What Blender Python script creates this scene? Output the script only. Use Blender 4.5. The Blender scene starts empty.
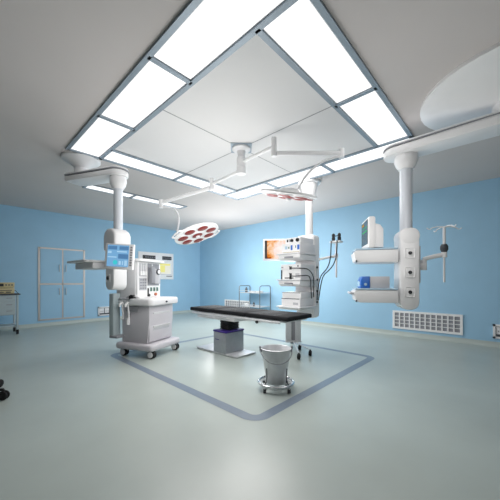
import bpy, bmesh, math, random
from mathutils import Vector, Matrix, Euler
R = math.radians
PI = math.pi
random.seed(4)
scene = bpy.context.scene
COL = scene.collection

# ------------------------------------------------------------------ materials
def lin(c):
    return tuple(((v/255)/12.92 if v/255 <= .04045 else ((v/255+.055)/1.055)**2.4) for v in c) + (1,)

def mat(name, rgb, rough=.5, metal=0.0, noise=0.0, nscale=8.0, bump=0.0, coat=0.0, spec=.5):
    m = bpy.data.materials.new(name); m.use_nodes = True
    nt = m.node_tree; b = nt.nodes['Principled BSDF']
    b.inputs['Base Color'].default_value = lin(rgb)
    b.inputs['Roughness'].default_value = rough
    b.inputs['Metallic'].default_value = metal
    b.inputs['Coat Weight'].default_value = coat
    b.inputs['Specular IOR Level'].default_value = spec
    if noise or bump:
        tc = nt.nodes.new('ShaderNodeTexCoord')
        n = nt.nodes.new('ShaderNodeTexNoise'); n.inputs['Scale'].default_value = nscale; n.inputs['Detail'].default_value = 5
        nt.links.new(tc.outputs['Object'], n.inputs['Vector'])
        if noise:
            r = nt.nodes.new('ShaderNodeValToRGB')
            c = lin(rgb)
            r.color_ramp.elements[0].position = .3; r.color_ramp.elements[1].position = .7
            r.color_ramp.elements[0].color = tuple(v*(1-noise) for v in c[:3])+(1,)
            r.color_ramp.elements[1].color = tuple(min(1, v*(1+noise)) for v in c[:3])+(1,)
            nt.links.new(n.outputs['Fac'], r.inputs['Fac']); nt.links.new(r.outputs['Color'], b.inputs['Base Color'])
        if bump:
            bp = nt.nodes.new('ShaderNodeBump'); bp.inputs['Strength'].default_value = bump; bp.inputs['Distance'].default_value = .01
            nt.links.new(n.outputs['Fac'], bp.inputs['Height']); nt.links.new(bp.outputs['Normal'], b.inputs['Normal'])
    return m

def emit(name, rgb, strength):
    m = bpy.data.materials.new(name); m.use_nodes = True
    nt = m.node_tree; nt.nodes.clear()
    e = nt.nodes.new('ShaderNodeEmission'); o = nt.nodes.new('ShaderNodeOutputMaterial')
    e.inputs['Color'].default_value = lin(rgb); e.inputs['Strength'].default_value = strength
    nt.links.new(e.outputs[0], o.inputs[0])
    return m

M = dict(
    wall=mat('blue_wall_paint', (160, 203, 231), .5, noise=.02, nscale=3),
    rearwall=mat('dark_rear_wall', (88, 92, 96), .6, noise=.02, nscale=3),  # unseen rear walls, coloured dark to cut bounced light
    inner=mat('lightened_ceiling', (229, 228, 228), .7, noise=.005, nscale=2),  # ceiling inside the light ring, its brightness put into the colour
    ceiling=mat('darkened_ceiling', (209, 203, 201), .7, noise=.01, nscale=2),  # rest of the ceiling, dimness outside the ring put into the colour
    floor=mat('grey_green_vinyl_floor', (183, 193, 188), .3, noise=.035, nscale=2.2),
    cove=mat('grey_green_vinyl_cove', (186, 197, 193), .35, noise=.02, nscale=4),
    stripe=mat('slate_blue_vinyl', (126, 140, 156), .35, noise=.03, nscale=12),
    frame=mat('blue_grey_aluminium', (150, 163, 174), .45, .3, noise=.02),
    seam=mat('grey_joint', (150, 152, 155), .7, noise=.02),
    white=mat('white_enamel', (245, 245, 246), .32, noise=.01),
    plastic=mat('off_white_plastic', (236, 236, 238), .4, noise=.012),
    grey=mat('light_grey_plastic', (198, 199, 204), .45, noise=.015),
    lilac=mat('pale_lilac_grey_plastic', (212, 209, 215), .42, noise=.012),
    mid=mat('mid_grey_plastic', (150, 152, 158), .5, noise=.02),
    dark=mat('dark_grey_plastic', (70, 74, 80), .5, noise=.02),
    black=mat('black_plastic', (22, 23, 26), .45, noise=.05),
    rail=mat('grey_chrome_rail', (128, 134, 140), .3, .5, noise=.02),
    rubber=mat('black_rubber', (20, 20, 22), .7, noise=.05),
    pad=mat('black_vinyl_pad', (25, 26, 30), .75, noise=.06, nscale=20, bump=.05, spec=.25),
    steel=mat('brushed_steel', (218, 220, 223), .4, .4, noise=.04, nscale=30),
    steel_dull=mat('dull_steel_sheet', (176, 180, 186), .45, .8, noise=.04, nscale=20),
    chrome=mat('polished_chrome', (225, 227, 230), .12, 1.0, noise=.01),
    alu=mat('satin_aluminium_tube', (226, 231, 238), .3, .1, noise=.02),
    purple=mat('purple_cover', (62, 44, 128), .4, noise=.04),
    blue=mat('blue_plastic', (52, 112, 200), .35, noise=.04),
    glassblue=mat('pale_blue_acrylic', (186, 212, 230), .15, noise=.01),
    beige=mat('beige_instrument_case', (196, 182, 140), .5, noise=.03),
    red=mat('red_brown_reflector', (136, 48, 44), .35, noise=.5, nscale=60),
    orange=mat('orange_knob', (196, 110, 70), .4, noise=.02),
    green=mat('green_gauge_face', (92, 134, 120), .4, noise=.03),
    cabinetsteel=mat('stainless_door_frame', (196, 190, 186), .4, .5, noise=.03),
    trolley=mat('painted_grey_trolley', (178, 192, 196), .45, noise=.02),
    dish=mat('white_ceramic_dish', (232, 234, 234), .25, noise=.01),
    grilleback=mat('grille_back_grey', (150, 152, 158), .7, noise=.02),  # plain mid grey plate behind the louvres
)
M['diffuser'] = emit('bright_diffuser', (255, 255, 255), 1.25)

def screen_mat(name, stops, scale, strength, detail=2.0, kind='noise'):
    m = bpy.data.materials.new(name); m.use_nodes = True
    nt = m.node_tree; nt.nodes.clear()
    e = nt.nodes.new('ShaderNodeEmission'); o = nt.nodes.new('ShaderNodeOutputMaterial')
    tc = nt.nodes.new('ShaderNodeTexCoord')
    n = nt.nodes.new('ShaderNodeTexNoise'); n.inputs['Scale'].default_value = scale; n.inputs['Detail'].default_value = detail
    n.inputs['Distortion'].default_value = 1.2
    r = nt.nodes.new('ShaderNodeValToRGB')
    while len(r.color_ramp.elements) < len(stops): r.color_ramp.elements.new(.5)
    for el, (p, c) in zip(r.color_ramp.elements, stops):
        el.position = p; el.color = lin(c)
    nt.links.new(tc.outputs['Object'], n.inputs['Vector']); nt.links.new(n.outputs['Fac'], r.inputs['Fac'])
    nt.links.new(r.outputs['Color'], e.inputs['Color']); e.inputs['Strength'].default_value = strength
    nt.links.new(e.outputs[0], o.inputs[0])
    return m
def scope_mat():
    m = bpy.data.materials.new('endoscopy_picture'); m.use_nodes = True
    nt = m.node_tree; nt.nodes.clear(); N = nt.nodes.new; K = nt.links.new
    e = N('ShaderNodeEmission'); o = N('ShaderNodeOutputMaterial'); tc = N('ShaderNodeTexCoord')
    mp = N('ShaderNodeMapping'); mp.inputs['Location'].default_value = (.0, 0, -.194); mp.inputs['Scale'].default_value = (.8, 0, .9)
    ln = N('ShaderNodeVectorMath'); ln.operation = 'LENGTH'
    n = N('ShaderNodeTexNoise'); n.inputs['Scale'].default_value = 11; n.inputs['Detail'].default_value = 3; n.inputs['Distortion'].default_value = .8
    a = N('ShaderNodeMath'); a.operation = 'MULTIPLY_ADD'; a.inputs[1].default_value = .3; 
    r = N('ShaderNodeValToRGB')
    stops = [(.16, (255, 250, 246)), (.27, (255, 232, 224)), (.33, (252, 205, 160)), (.385, (236, 140, 50)), (.43, (150, 66, 24)), (.49, (50, 20, 12))]
    while len(r.color_ramp.elements) < len(stops): r.color_ramp.elements.new(.5)
    for el, (p, c) in zip(r.color_ramp.elements, stops): el.position = p; el.color = lin(c)
    K(tc.outputs['Object'], mp.inputs['Vector']); K(mp.outputs['Vector'], ln.inputs[0]); K(tc.outputs['Object'], n.inputs['Vector'])
    K(n.outputs['Fac'], a.inputs[0]); K(ln.outputs['Value'], a.inputs[2]); K(a.outputs[0], r.inputs['Fac'])
    K(r.outputs['Color'], e.inputs['Color']); K(e.outputs[0], o.inputs[0])
    return m
M['scope'] = scope_mat()
M['ui_blue'] = emit('screen_blue', (120, 172, 214), 1.0)
M['ui_navy'] = emit('screen_navy', (84, 128, 172), 1.0)
M['ui_pale'] = emit('screen_pale_blue', (168, 208, 236), 1.0)
M['ui_cyan'] = emit('screen_cyan', (70, 200, 210), 1.0)
M['ui_green'] = emit('screen_green', (70, 190, 110), 1.0)
M['ui_amber'] = emit('screen_amber', (200, 160, 70), .8)
M['ui_dark'] = mat('dark_screen_glass', (14, 26, 24), .2, noise=.02)
M['led_white'] = emit('white_digit', (220, 226, 230), .8)
M['lightbox'] = emit('film_viewer_white', (238, 240, 226), .95)
M['lightbox_yellow'] = emit('film_viewer_yellow', (240, 238, 150), .95)
M['ledlamp'] = emit('lamp_led', (255, 225, 215), 1.2)

# ------------------------------------------------------------------ geometry
class MB:
    def __init__(s): s.bm = bmesh.new()
    def _merge(s, t, mtx=None):
        if mtx is not None: bmesh.ops.transform(t, matrix=mtx, verts=t.verts)
        me = bpy.data.meshes.new('tmp'); t.to_mesh(me); t.free()
        s.bm.from_mesh(me); bpy.data.meshes.remove(me)
        return s
    def box(s, x0, x1, y0, y1, z0, z1, bev=0.0, seg=2, mtx=None):
        t = bmesh.new(); bmesh.ops.create_cube(t, size=1)
        for v in t.verts:
            v.co = Vector(((x0+x1)/2+v.co.x*(x1-x0), (y0+y1)/2+v.co.y*(y1-y0), (z0+z1)/2+v.co.z*(z1-z0)))
        if bev > 0:
            bmesh.ops.bevel(t, geom=list(t.edges), offset=bev, segments=seg, profile=.5, affect='EDGES')
        return s._merge(t, mtx)
    def prism(s, pts, a0, a1, axis='z', bev=0.0, seg=2, mtx=None):
        """extrude a 2-D outline along an axis; outline axes: z->(x,y), y->(x,z), x->(y,z)"""
        t = bmesh.new()
        def P(p, a):
            if axis == 'z': return (p[0], p[1], a)
            if axis == 'y': return (p[0], a, p[1])
            return (a, p[0], p[1])
        lo = [t.verts.new(P(p, a0)) for p in pts]; hi = [t.verts.new(P(p, a1)) for p in pts]
        n = len(pts)
        f0 = t.faces.new(lo); f1 = t.faces.new(hi)
        for i in range(n): t.faces.new((lo[i], lo[(i+1) % n], hi[(i+1) % n], hi[i]))
        bmesh.ops.recalc_face_normals(t, faces=t.faces)
        if bev > 0:
            es = list(set(list(f0.edges)+list(f1.edges)))
            bmesh.ops.bevel(t, geom=es, offset=bev, segments=seg, profile=.5, affect='EDGES')
        return s._merge(t, mtx)
    def cyl(s, p0, p1, r0, r1=None, n=24, caps=True, bev=0.0):
        r1 = r0 if r1 is None else r1
        p0, p1 = Vector(p0), Vector(p1); d = p1-p0
        t = bmesh.new()
        bmesh.ops.create_cone(t, cap_ends=caps, segments=n, radius1=max(r0, 1e-5), radius2=max(r1, 1e-5), depth=d.length)
        if bev > 0:
            es = [e for e in t.edges if len(e.link_faces) == 2 and any(len(f.verts) > 4 for f in e.link_faces)]
            bmesh.ops.bevel(t, geom=es, offset=bev, segments=2, profile=.5, affect='EDGES')
        q = Vector((0, 0, 1)).rotation_difference(d.normalized())
        return s._merge(t, Matrix.Translation((p0+p1)/2) @ q.to_matrix().to_4x4())
    def lathe(s, prof, n=40, mtx=None):
        t = bmesh.new(); rings = []
        for (r, z) in prof:
            if r < 1e-6: rings.append([t.verts.new((0, 0, z))])
            else: rings.append([t.verts.new((r*math.cos(2*PI*i/n), r*math.sin(2*PI*i/n), z)) for i in range(n)])
        for a, b in zip(rings, rings[1:]):
            for i in range(n):
                j = (i+1) % n
                if len(a) == 1 and len(b) == 1: continue
                if len(a) == 1: t.faces.new((a[0], b[i], b[j]))
                elif len(b) == 1: t.faces.new((a[i], a[j], b[0]))
                else: t.faces.new((a[i], a[j], b[j], b[i]))
        bmesh.ops.recalc_face_normals(t, faces=t.faces)
        return s._merge(t, mtx)
    def tube(s, pts, r, n=10, closed=False, r_end=None):
        pts = [Vector(p) for p in pts]; N = len(pts)
        t = bmesh.new(); rings = []
        nrm = None
        for i, p in enumerate(pts):
            a = pts[(i-1) % N] if (closed or i > 0) else p
            b = pts[(i+1) % N] if (closed or i < N-1) else p
            d = (b-a).normalized()
            if nrm is None:
                up = Vector((0, 0, 1)) if abs(d.z) < .9 else Vector((1, 0, 0))
                nrm = d.cross(up).normalized()
            nrm = (nrm-d*nrm.dot(d)).normalized(); bi = d.cross(nrm)
            rr = r if r_end is None else r+(r_end-r)*i/(N-1)
            rings.append([t.verts.new(p+(nrm*math.cos(2*PI*k/n)+bi*math.sin(2*PI*k/n))*rr) for k in range(n)])
        last = N if closed else N-1
        for i in range(last):
            a, b = rings[i], rings[(i+1) % N]
            for k in range(n):
                l = (k+1) % n
                t.faces.new((a[k], a[l], b[l], b[k]))
        if not closed:
            t.faces.new(rings[0]); t.faces.new(rings[-1])
        bmesh.ops.recalc_face_normals(t, faces=t.faces)
        return s._merge(t)
    def build(s, name, m, parent=None, smooth=True, loc=None, rot=None):
        me = bpy.data.meshes.new(name)
        s.bm.to_mesh(me); s.bm.free()
        me.materials.append(M[m] if isinstance(m, str) else m)
        if smooth:
            for p in me.polygons: p.use_smooth = True
            try: me.set_sharp_from_angle(angle=R(38))
            except Exception: pass
        o = bpy.data.objects.new(name, me); COL.objects.link(o)
        if parent is not None: o.parent = parent
        if loc is not None: o.location = loc
        if rot is not None: o.rotation_euler = rot
        return o

def bez(p0, p1, p2, p3, n=16):
    p0, p1, p2, p3 = map(Vector, (p0, p1, p2, p3)); out = []
    for i in range(n+1):
        t = i/n; u = 1-t
        out.append(p0*u**3+p1*3*u*u*t+p2*3*u*t*t+p3*t**3)
    return out

def arc_pts(cx, cy, r, a0, a1, n=8):
    return [(cx+r*math.cos(a0+(a1-a0)*i/n), cy+r*math.sin(a0+(a1-a0)*i/n)) for i in range(n+1)]

def rrect(x0, x1, y0, y1, r, n=6):
    return (arc_pts(x1-r, y1-r, r, 0, PI/2, n)+arc_pts(x0+r, y1-r, r, PI/2, PI, n)
            + arc_pts(x0+r, y0+r, r, PI, 1.5*PI, n)+arc_pts(x1-r, y0+r, r, 1.5*PI, 2*PI, n))

def tag(o, label, cat, group=None):
    o['label'] = label; o['category'] = cat
    if group: o['group'] = group
    return o
def thing(name, label, cat, loc=(0, 0, 0), rz=0.0, group=None):
    o = bpy.data.objects.new(name, None); COL.objects.link(o)
    o.empty_display_size = .1
    o.location = loc; o.rotation_euler = (0, 0, rz)
    return tag(o, label, cat, group)
def struct(o):
    o['kind'] = 'structure'; return o

# ------------------------------------------------------------------ room shell
A, B, H = 6.593, 8.855, 3.0            # right wall plane, left wall plane, ceiling height
X0, Y0 = -1.6, -1.6
struct(MB().box(X0-.15, A+.15, Y0-.15, B+.15, -.12, 0).build('floor', 'floor', smooth=False))
struct(MB().box(X0-.15, A+.15, Y0-.15, B+.15, H, H+.12).build('ceiling', 'ceiling', smooth=False))
struct(MB().box(X0-.15, A+.15, B, B+.15, 0, H).build('wall_left', 'wall', smooth=False))
struct(MB().box(A, A+.15, Y0-.15, B, 0, H).build('wall_right', 'wall', smooth=False))
struct(MB().box(X0-.15, X0, Y0-.15, B, 0, H).build('wall_rear', 'rearwall', smooth=False))
struct(MB().box(X0, A, Y0-.15, Y0, 0, H).build('wall_front', 'rearwall', smooth=False))

# coved vinyl skirting: floor material curving up the wall
cv = [(0, 0), (-.1, 0)] + [(-.1+.1*math.sin(a)*1.0-.0, .1-.1*math.cos(a)) for a in [R(k) for k in (10, 20, 30, 40, 50, 60, 70, 80)]] + [(-.012, .1), (0, .1)]
cove = [(-.09, 0.001), (-.06, .004), (-.038, .012), (-.022, .026), (-.012, .05), (-.008, .1), (-.0005, .1), (-.0005, 0.001)]
struct(MB().prism([(A+p[0], p[1]) for p in cove], Y0+.1, B-.0, 'y').build('baseboard_right', 'cove'))
struct(MB().prism([(B+p[0], p[1]) for p in cove], X0+.1, A-.0, 'x').build('baseboard_left', 'cove'))

# slate stripe laid into the floor around the theatre
def ring(x0, x1, y0, y1, w, r):
    t = bmesh.new()
    o = rrect(x0, x1, y0, y1, r, 10); i = rrect(x0+w, x1-w, y0+w, y1-w, max(r-w, .02), 10)
    n = len(o); z = .0012
    vo = [t.verts.new((p[0], p[1], z)) for p in o]; vi = [t.verts.new((p[0], p[1], z)) for p in i]
    for k in range(n):
        l = (k+1) % n
        t.faces.new((vo[k], vo[l], vi[l], vi[k]))
    bmesh.ops.recalc_face_normals(t, faces=t.faces)
    for f in t.faces:
        if f.normal.z < 0: f.normal_flip()
    m = MB(); m._merge(t); return m
struct(ring(1.695, 4.50, 1.52, 4.72, .105, .17).build('floor_marking', 'stripe', smooth=False))

# ceiling light frame bars and panel joints
fb = MB(); z0, z1 = H-.022, H-.0005
xo0, xi0, xi1, xo1 = 1.085, 1.505, 3.93, 4.35
yo0, yi0, yi1, yo1 = .93, 1.345, 4.045, 4.45
w = .022
for x in (xo0, xi0, xi1, xo1):
    ya, yb = (yo0, yo1)
    fb.box(x-w, x+w, ya-w, yb+w, z0, z1)
for y in (yo0, yi0, yi1, yo1):
    xa, xb = (xo0, xo1) if y in (yo0, yo1) else (xi0, xi1)
    fb.box(xa, xb, y-w, y+w, z0, z1)
for y in (3.31, 2.15):
    fb.box(xo0, xi0, y-w, y+w, z0, z1); fb.box(xi1, xo1, y+.02-w, y+.02+w, z0, z1)
for x in (2.725,):
    fb.box(x-w, x+w, yi1, yo1, z0, z1); fb.box(x-w, x+w, yo0, yi0, z0, z1)
struct(fb.build('trim_1', 'frame', smooth=False))
fb2 = MB()
for x in (1.745, 2.655, 3.895): fb2.box(x-.018, x+.018, 5.765, 6.075, z0, z1)
for y in (5.775, 6.065): fb2.box(1.745, 3.895, y-.012, y+.012, z0, z1)
struct(fb2.build('trim_2', 'frame', smooth=False))
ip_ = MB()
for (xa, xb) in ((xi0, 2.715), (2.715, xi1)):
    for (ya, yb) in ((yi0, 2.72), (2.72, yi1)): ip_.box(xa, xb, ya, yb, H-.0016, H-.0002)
struct(ip_.build('ceiling_brightened', 'inner', smooth=False))  # thin sheets that paint the lit ring interior lighter
sj = MB(); g = .006
sj.box(xi0, 2.52, 2.72-g, 2.72+g, H-.003, H-.0017); sj.box(2.9, xi1, 2.72-g, 2.72+g, H-.003, H-.0017)
sj.box(2.715-g, 2.715+g, yi0, 2.53, H-.003, H-.0017); sj.box(2.715-g, 2.715+g, 2.9, yi1, H-.003, H-.0017)
struct(sj.build('trim_3', 'seam', smooth=False))

# ------------------------------------------------------------------ ceiling lights
def panel(x0, x1, y0, y1, label, strength, group):
    t = thing('ceiling_light', label, 'ceiling light', ((x0+x1)/2, (y0+y1)/2, H), 0, group)
    dx, dy = (x1-x0)/2, (y1-y0)/2
    MB().box(-dx, dx, -dy, dy, -.006, -.0006).build('housing', 'white', t, False)
    MB().box(-dx+.012, dx-.012, -dy+.012, dy-.012, -.012, -.0062).build('diffuser', 'diffuser', t, False)
    ld = bpy.data.lights.new('panel_light', 'AREA'); ld.shape = 'RECTANGLE'; ld.size = 2*dx-.024; ld.size_y = 2*dy-.024
    ld.energy = PI*(ld.size*ld.size_y)*strength; ld.color = (1, .965, .94)
    lo = bpy.data.objects.new('panel_light', ld); COL.objects.link(lo); lo.location = (0, 0, -.0135); lo.parent = t
G1, G2 = 'flush light panels of the square ceiling ring', 'flush light panels of the short strip by the left wall'
S = dict(left=.3, back1=.8, back2=8.0, right1=18.0, right2=7.0, right3=1.0, front1=1.5, front2=.8, strip1=.5, strip2=8.0)
e = .024
panel(xo0+e, xi0-e, 3.31+e, yo1-e, 'white light panel at the ring corner beside the round mount of the left column', S['left'], G1)
panel(xo0+e, xi0-e, 2.15+e, 3.31-e, 'white light panel of the left ring side, second from its corner and nearer the camera', S['left'], G1)
panel(xo0+e, xi0-e, yo0+e, 2.15-e, 'white light panel of the left ring side closest to the camera, cut by the frame', S['left'], G1)
panel(xi0+e, 2.725-e, yi1+e, yo1-e, 'long white light panel just above the left column, between frame bars', S['back1'], G1)
panel(2.725+e, xi1-e, yi1+e, yo1-e, 'long white light panel behind the left surgical lamp arm', S['back2'], G1)
panel(xi1+e, xo1-e, 3.33+e, yo1-e, 'white light panel at the far ring corner, left of the edge-on lamp head', S['right1'], G1)
panel(xi1+e, xo1-e, 2.17+e, 3.33-e, 'white light panel over the mount of the endoscopy tower', S['right2'], G1)
panel(xi1+e, xo1-e, yo0+e, 2.17-e, 'white light panel touching the arm of the right column', S['right3'], G1)
panel(2.725+e, xi1-e, yo0+e, yi0-e, 'large white light panel above the ceiling arm of the right column', S['front1'], G1)
panel(xi0+e, 2.725-e, yo0+e, yi0-e, 'white light panel of the near ring side, highest in the frame', S['front2'], G1)
panel(1.745+e, 2.655-e, 5.787, 6.053, 'narrow white light panel behind the left steel column', S['strip1'], G2)
panel(2.655+e, 3.895-e, 5.787, 6.053, 'narrow white light panel behind the elbow of the left lamp arm', S['strip2'], G2)

# ------------------------------------------------------------------ built-in cabinet, left wall
cab = thing('wall_cabinet', 'built-in blue cabinet with four doors and steel frame in the left wall', 'cabinet', (2.045, B, .156))
W_, Hc, midz = .517, 1.9, .945
fr = MB()
for x in (-W_, W_): fr.box(x-.022, x+.022, -.014, -.001, 0, Hc)
for z in (0, Hc): fr.box(-W_, W_, -.014, -.001, z-.04 if z else 0, z+.04 if z == 0 else z)
fr.box(-W_, W_, -.013, -.001, midz-.022, midz+.022); fr.box(-.014, .014, -.013, -.001, 0, Hc)
fr.build('door_frame', 'cabinetsteel', cab, False)
for sx in (-1, 1):
    for (za, zb, hz) in ((.032, midz-.024, midz-.2), (midz+.024, Hc-.03, midz+.42)):
        xa, xb = (-W_+.03, -.018) if sx < 0 else (.018, W_-.03)
        d = MB().box(xa, xb, -.010, -.001, za, zb, .002, 1).build('door', 'wall', cab, False)
        hx = sx*.075
        MB().tube(bez((hx, -.010, hz-.09), (hx, -.05, hz-.08), (hx, -.05, hz+.08), (hx, -.010, hz+.09), 10), .009, 8).build('handle', 'steel', d)

# ------------------------------------------------------------------ wall information panel
ip = thing('wall_panel', 'white operating room wall panel with two black clock displays and lit film viewer', 'wall panel', (4.77, B, 1.24))
MB().box(-.645, .645, -.03, -.001, 0, .91, .012).build('panel_body', 'white', ip)
for (xa, xb, n) in ((-.5, -.05, 6), (.2, .56, 5)):
    d = MB().box(xa, xb, -.036, -.0302, .68, .8, .002, 1).build('clock_display', 'black', ip, False)
    dg = MB()
    step = (xb-xa)/n
    for k in range(n):
        if n == 6 and k in (0,): continue
        x = xa+step*(k+.5)
        dg.box(x-.022, x-.012, -.0385, -.0362, .71, .77); dg.box(x+.012, x+.022, -.0385, -.0362, .71, .77)
        dg.box(x-.022, x+.022, -.0385, -.0362, .735, .745)
    dg.build('digit', 'mid', d, False)
lb = MB().box(-.62, .52, -.036, -.0302, .2, .56, .003, 1).build('film_viewer', 'lightbox', ip, False)
MB().box(-.05, .5, -.0385, -.0362, .48, .545).box(.0, .3, -.0385, -.0362, .25, .47).build('film_strip', 'lightbox_yellow', lb, False)
MB().box(.36, .58, -.034, -.0302, .1, .125).build('maker_mark', 'dark', ip, False)
MB().box(-.6, .56, -.034, -.0302, .165, .178).build('switch_strip', 'grey', ip, False)

# ------------------------------------------------------------------ recessed socket boxes
def socket_box(name_label, wall, c, width, z0, z1):
    # frame with two inset outlet plates
    if wall == 'left': t = thing('socket_box', name_label, 'socket box', (c, B, z0), 0, 'framed wall socket boxes')
    else: t = thing('socket_box', name_label, 'socket box', (A, c, z0), -PI/2, 'framed wall socket boxes')
    h = z1-z0; w2 = width/2
    f = MB()
    f.box(-w2, -w2+.035, -.03, -.001, 0, h).box(w2-.035, w2, -.03, -.001, 0, h)
    f.box(-w2, w2, -.03, -.001, h-.035, h).box(-w2, w2, -.03, -.001, 0, .035)
    f.build('surround', 'plastic', t, False)
    MB().box(-w2+.035, w2-.035, -.006, -.001, .035, h-.035).build('back_plate', 'dark', t, False)
    for s in (-1, 1):
        p = MB().box(s*.07-.06, s*.07+.06, -.018, -.0065, .075, h-.045, .004, 1).build('outlet_plate', 'plastic', t)
        q = MB()
        for k in (-1, 0, 1): q.box(s*.07+k*.03-.006, s*.07+k*.03+.006, -.0195, -.0182, .12, .14)
        q.build('outlet_slot', 'dark', p, False)
socket_box('small framed double socket low on the left wall beside the left column', 'left', 3.1, .35, .157, .425)
socket_box('framed double socket low on the right wall, cut by the right edge', 'right', .085, .35, .162, .412)

# ------------------------------------------------------------------ return air grilles on right wall
def grille(label, yc, width=1.225):
    t = thing('air_vent', label, 'air grille', (A, yc, .157), -PI/2, 'low return air grilles in the right wall')
    w2, h = width/2, .385; f = MB(); b = .042
    f.box(-w2, -w2+b, -.022, -.001, 0, h).box(w2-b, w2, -.022, -.001, 0, h).box(-w2+b, w2-b, -.022, -.001, 0, b).box(-w2+b, w2-b, -.022, -.001, h-b, h)
    f.build('surround', 'white', t, False)
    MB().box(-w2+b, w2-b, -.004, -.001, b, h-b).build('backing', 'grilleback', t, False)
    l = MB()
    n = 12
    for k in range(1, n):
        x = -w2+b+(width-2*b)*k/n; l.box(x-.012, x+.012, -.02, -.0045, b, h-b)
    for k in range(1, 4):
        z = b+(h-2*b)*k/4; l.box(-w2+b, w2-b, -.0215, -.0205, z-.008, z+.008)
    l.build('louvre', 'plastic', t, False)
grille('white louvred air grille low on the right wall below the right column shelves', 1.3)
grille('white louvred air grille low on the far wall, partly hidden behind the operating table', 6.79)

# ------------------------------------------------------------------ ceiling pendants
def pendant_top(t, mr, mount_xy, arm_z, col_r, head_top, mh=.3, arm_w=.15, arm_over=.2, neck=.12, arm_end=0.0, thick=.075):
    """ceiling mount at local mount_xy, arm from it to the column at local origin; t sits on the ceiling above the column (z local = world z - H)"""
    mx, my = mount_xy; za = arm_z-H
    tr = Matrix.Translation((mx, my, 0))
    MB().lathe([(0, -.0006), (mr, -.0006), (mr, -.03), (mr*.95, -.045), (mr*.84, -.058), (mr*.52, -.105), (mr*.48, -.12), (neck*1.1, -.135), (neck*.95, -.15), (neck, za+.06), (0, za+.06)], 40, tr).build('ceiling_mount', 'white', t)
    d = Vector((-mx, -my, 0)); L = d.length+arm_end; ang = math.atan2(-my, -mx)
    out = arc_pts(L, 0, arm_w, -PI/2, PI/2, 10)+arc_pts(0, 0, arm_w*1.05, PI/2, PI/2, 1)+[(-arm_over, arm_w*1.0), (-arm_over, -arm_w*1.0)]
    rot = Matrix.Translation((mx, my, 0)) @ Matrix.Rotation(ang, 4, 'Z')
    a = MB().prism(out, za-thick, za+.032, 'z', .02, 2, rot).build('ceiling_arm', 'white', t)
    out2 = arc_pts(L, 0, arm_w+.004, -PI/2, PI/2, 10)+[(-arm_over-.004, arm_w+.004), (-arm_over-.004, -arm_w-.004)]
    MB().prism(out2, za+.034, za+.044, 'z', 0, 1, rot).build('arm_joint', 'mid', a, False)
    out3 = arc_pts(L, 0, arm_w, -PI/2, PI/2, 10)+[(-arm_over, arm_w), (-arm_over, -arm_w)]
    MB().prism(out3, za+.046, za+.066, 'z', .008, 2, rot).build('arm_cover', 'white', a)
    kr = col_r*1.85
    MB().lathe([(0, za-.045), (kr*.92, za-.045), (kr, za-.08), (kr*1.02, za-.12), (kr*.85, za-.18), (col_r*1.28, za-.205), (col_r*1.22, za-.22), (0, za-.22)], 36).build('knuckle', 'white', t)
    MB().lathe([(0, za-.215), (col_r, za-.215), (col_r, head_top-H-.03), (0, head_top-H-.03)], 36).build('column', 'alu', t)

def socket(t, x, y, z, face, r=.036):
    """gas / power socket set in a head face; face = outward unit (local)"""
    f = Vector(face); p = Vector((x, y, z))
    s = MB().box(-.05, .05, -.006, 0, -.055, .055, .012, 2, Matrix.Translation(p) @ Vector((0, -1, 0)).rotation_difference(f).to_matrix().to_4x4()).build('socket_plate', 'white', t)
    b = MB().cyl(p+f*.0055, p+f*.02, r, r*.92, 20).build('socket', 'black', s)
    MB().cyl(p+f*.0195, p+f*.026, r*.4, r*.4, 12).build('socket_pin', 'dark', s)

def head_body(t, w2, y0, y1, z0, z1, name='service_head', m='white', top_r=None):
    r = top_r or w2*.8
    out = rrect(-w2, w2, z0, z1, r, 8)
    return MB().prism(out, y0, y1, 'y', .018, 2).build(name, m, t)

def shelf(t, x0, x1, y0, y1, ztop, h, rail=True):
    """equipment shelf: tray body, pale top board, front rail with end block"""
    b = MB().prism([(x1, ztop-.02), (x0+.03, ztop-.02), (x0, ztop-.045), (x0+.02, ztop-h+.02), (x0+.06, ztop-h), (x1, ztop-h)], y0, y1, 'y', .008, 2).build('shelf', 'white', t)
    MB().box(x0+.015, x1-.005, y0-.008, y1+.008, ztop-.018, ztop, .006, 2).build('shelf_top', 'glassblue', b)
    MB().box(x0+.02, x0+.035, y0-.004, y0+.03, ztop-h+.005, ztop-h+.03).build('end_stop', 'dark', b, False)
    if not rail: return b
    rl = MB()
    for y in (y0+.05, y1-.05): rl.cyl((x0+.04, y, ztop-.06), (x0-.03, y, ztop-.06), .014, n=10)
    rl.cyl((x0-.03, y0, ztop-.06), (x0-.03, y1, ztop-.06), .014, n=10)
    rl.build('front_rail', 'grey', b)
    return b

# --- right pendant
rp = thing('supply_pendant', 'white ceiling pendant on the right with two shelves, three sockets and an IV pole arm', 'ceiling pendant', (3.625, .91, H), R(-61))
rzm = Matrix.Rotation(R(61), 3, 'Z')
mloc = rzm @ Vector((0.0, -.92, 0))
pendant_top(rp, .76, (mloc.x, mloc.y), 2.69, .067, 1.76, neck=.17, arm_w=.15, arm_over=.3, arm_end=.09, thick=.06)
rh0, rh1 = .85-H, 1.75-H
head_body(rp, .1, -.15, .13, rh0, rh1, top_r=.085)
MB().prism(rrect(-.105, .105, rh0+.74, rh1+.02, .085, 6), -.155, .135, 'y', .02).build('head_cap', 'white', rp)
MB().box(.101, .125, -.1, .1, rh0+.3, rh1-.18, .01).build('side_rail', 'grey', rp)
for z in (1.485, 1.27, 1.05): socket(rp, .0, -.151, z-H, (0, -1, 0), .019)
shelf(rp, -.59, -.12, -.17, .17, 1.55-H, .165, False)
shelf(rp, -.59, -.12, -.17, .17, 1.09-H, .165)
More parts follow.
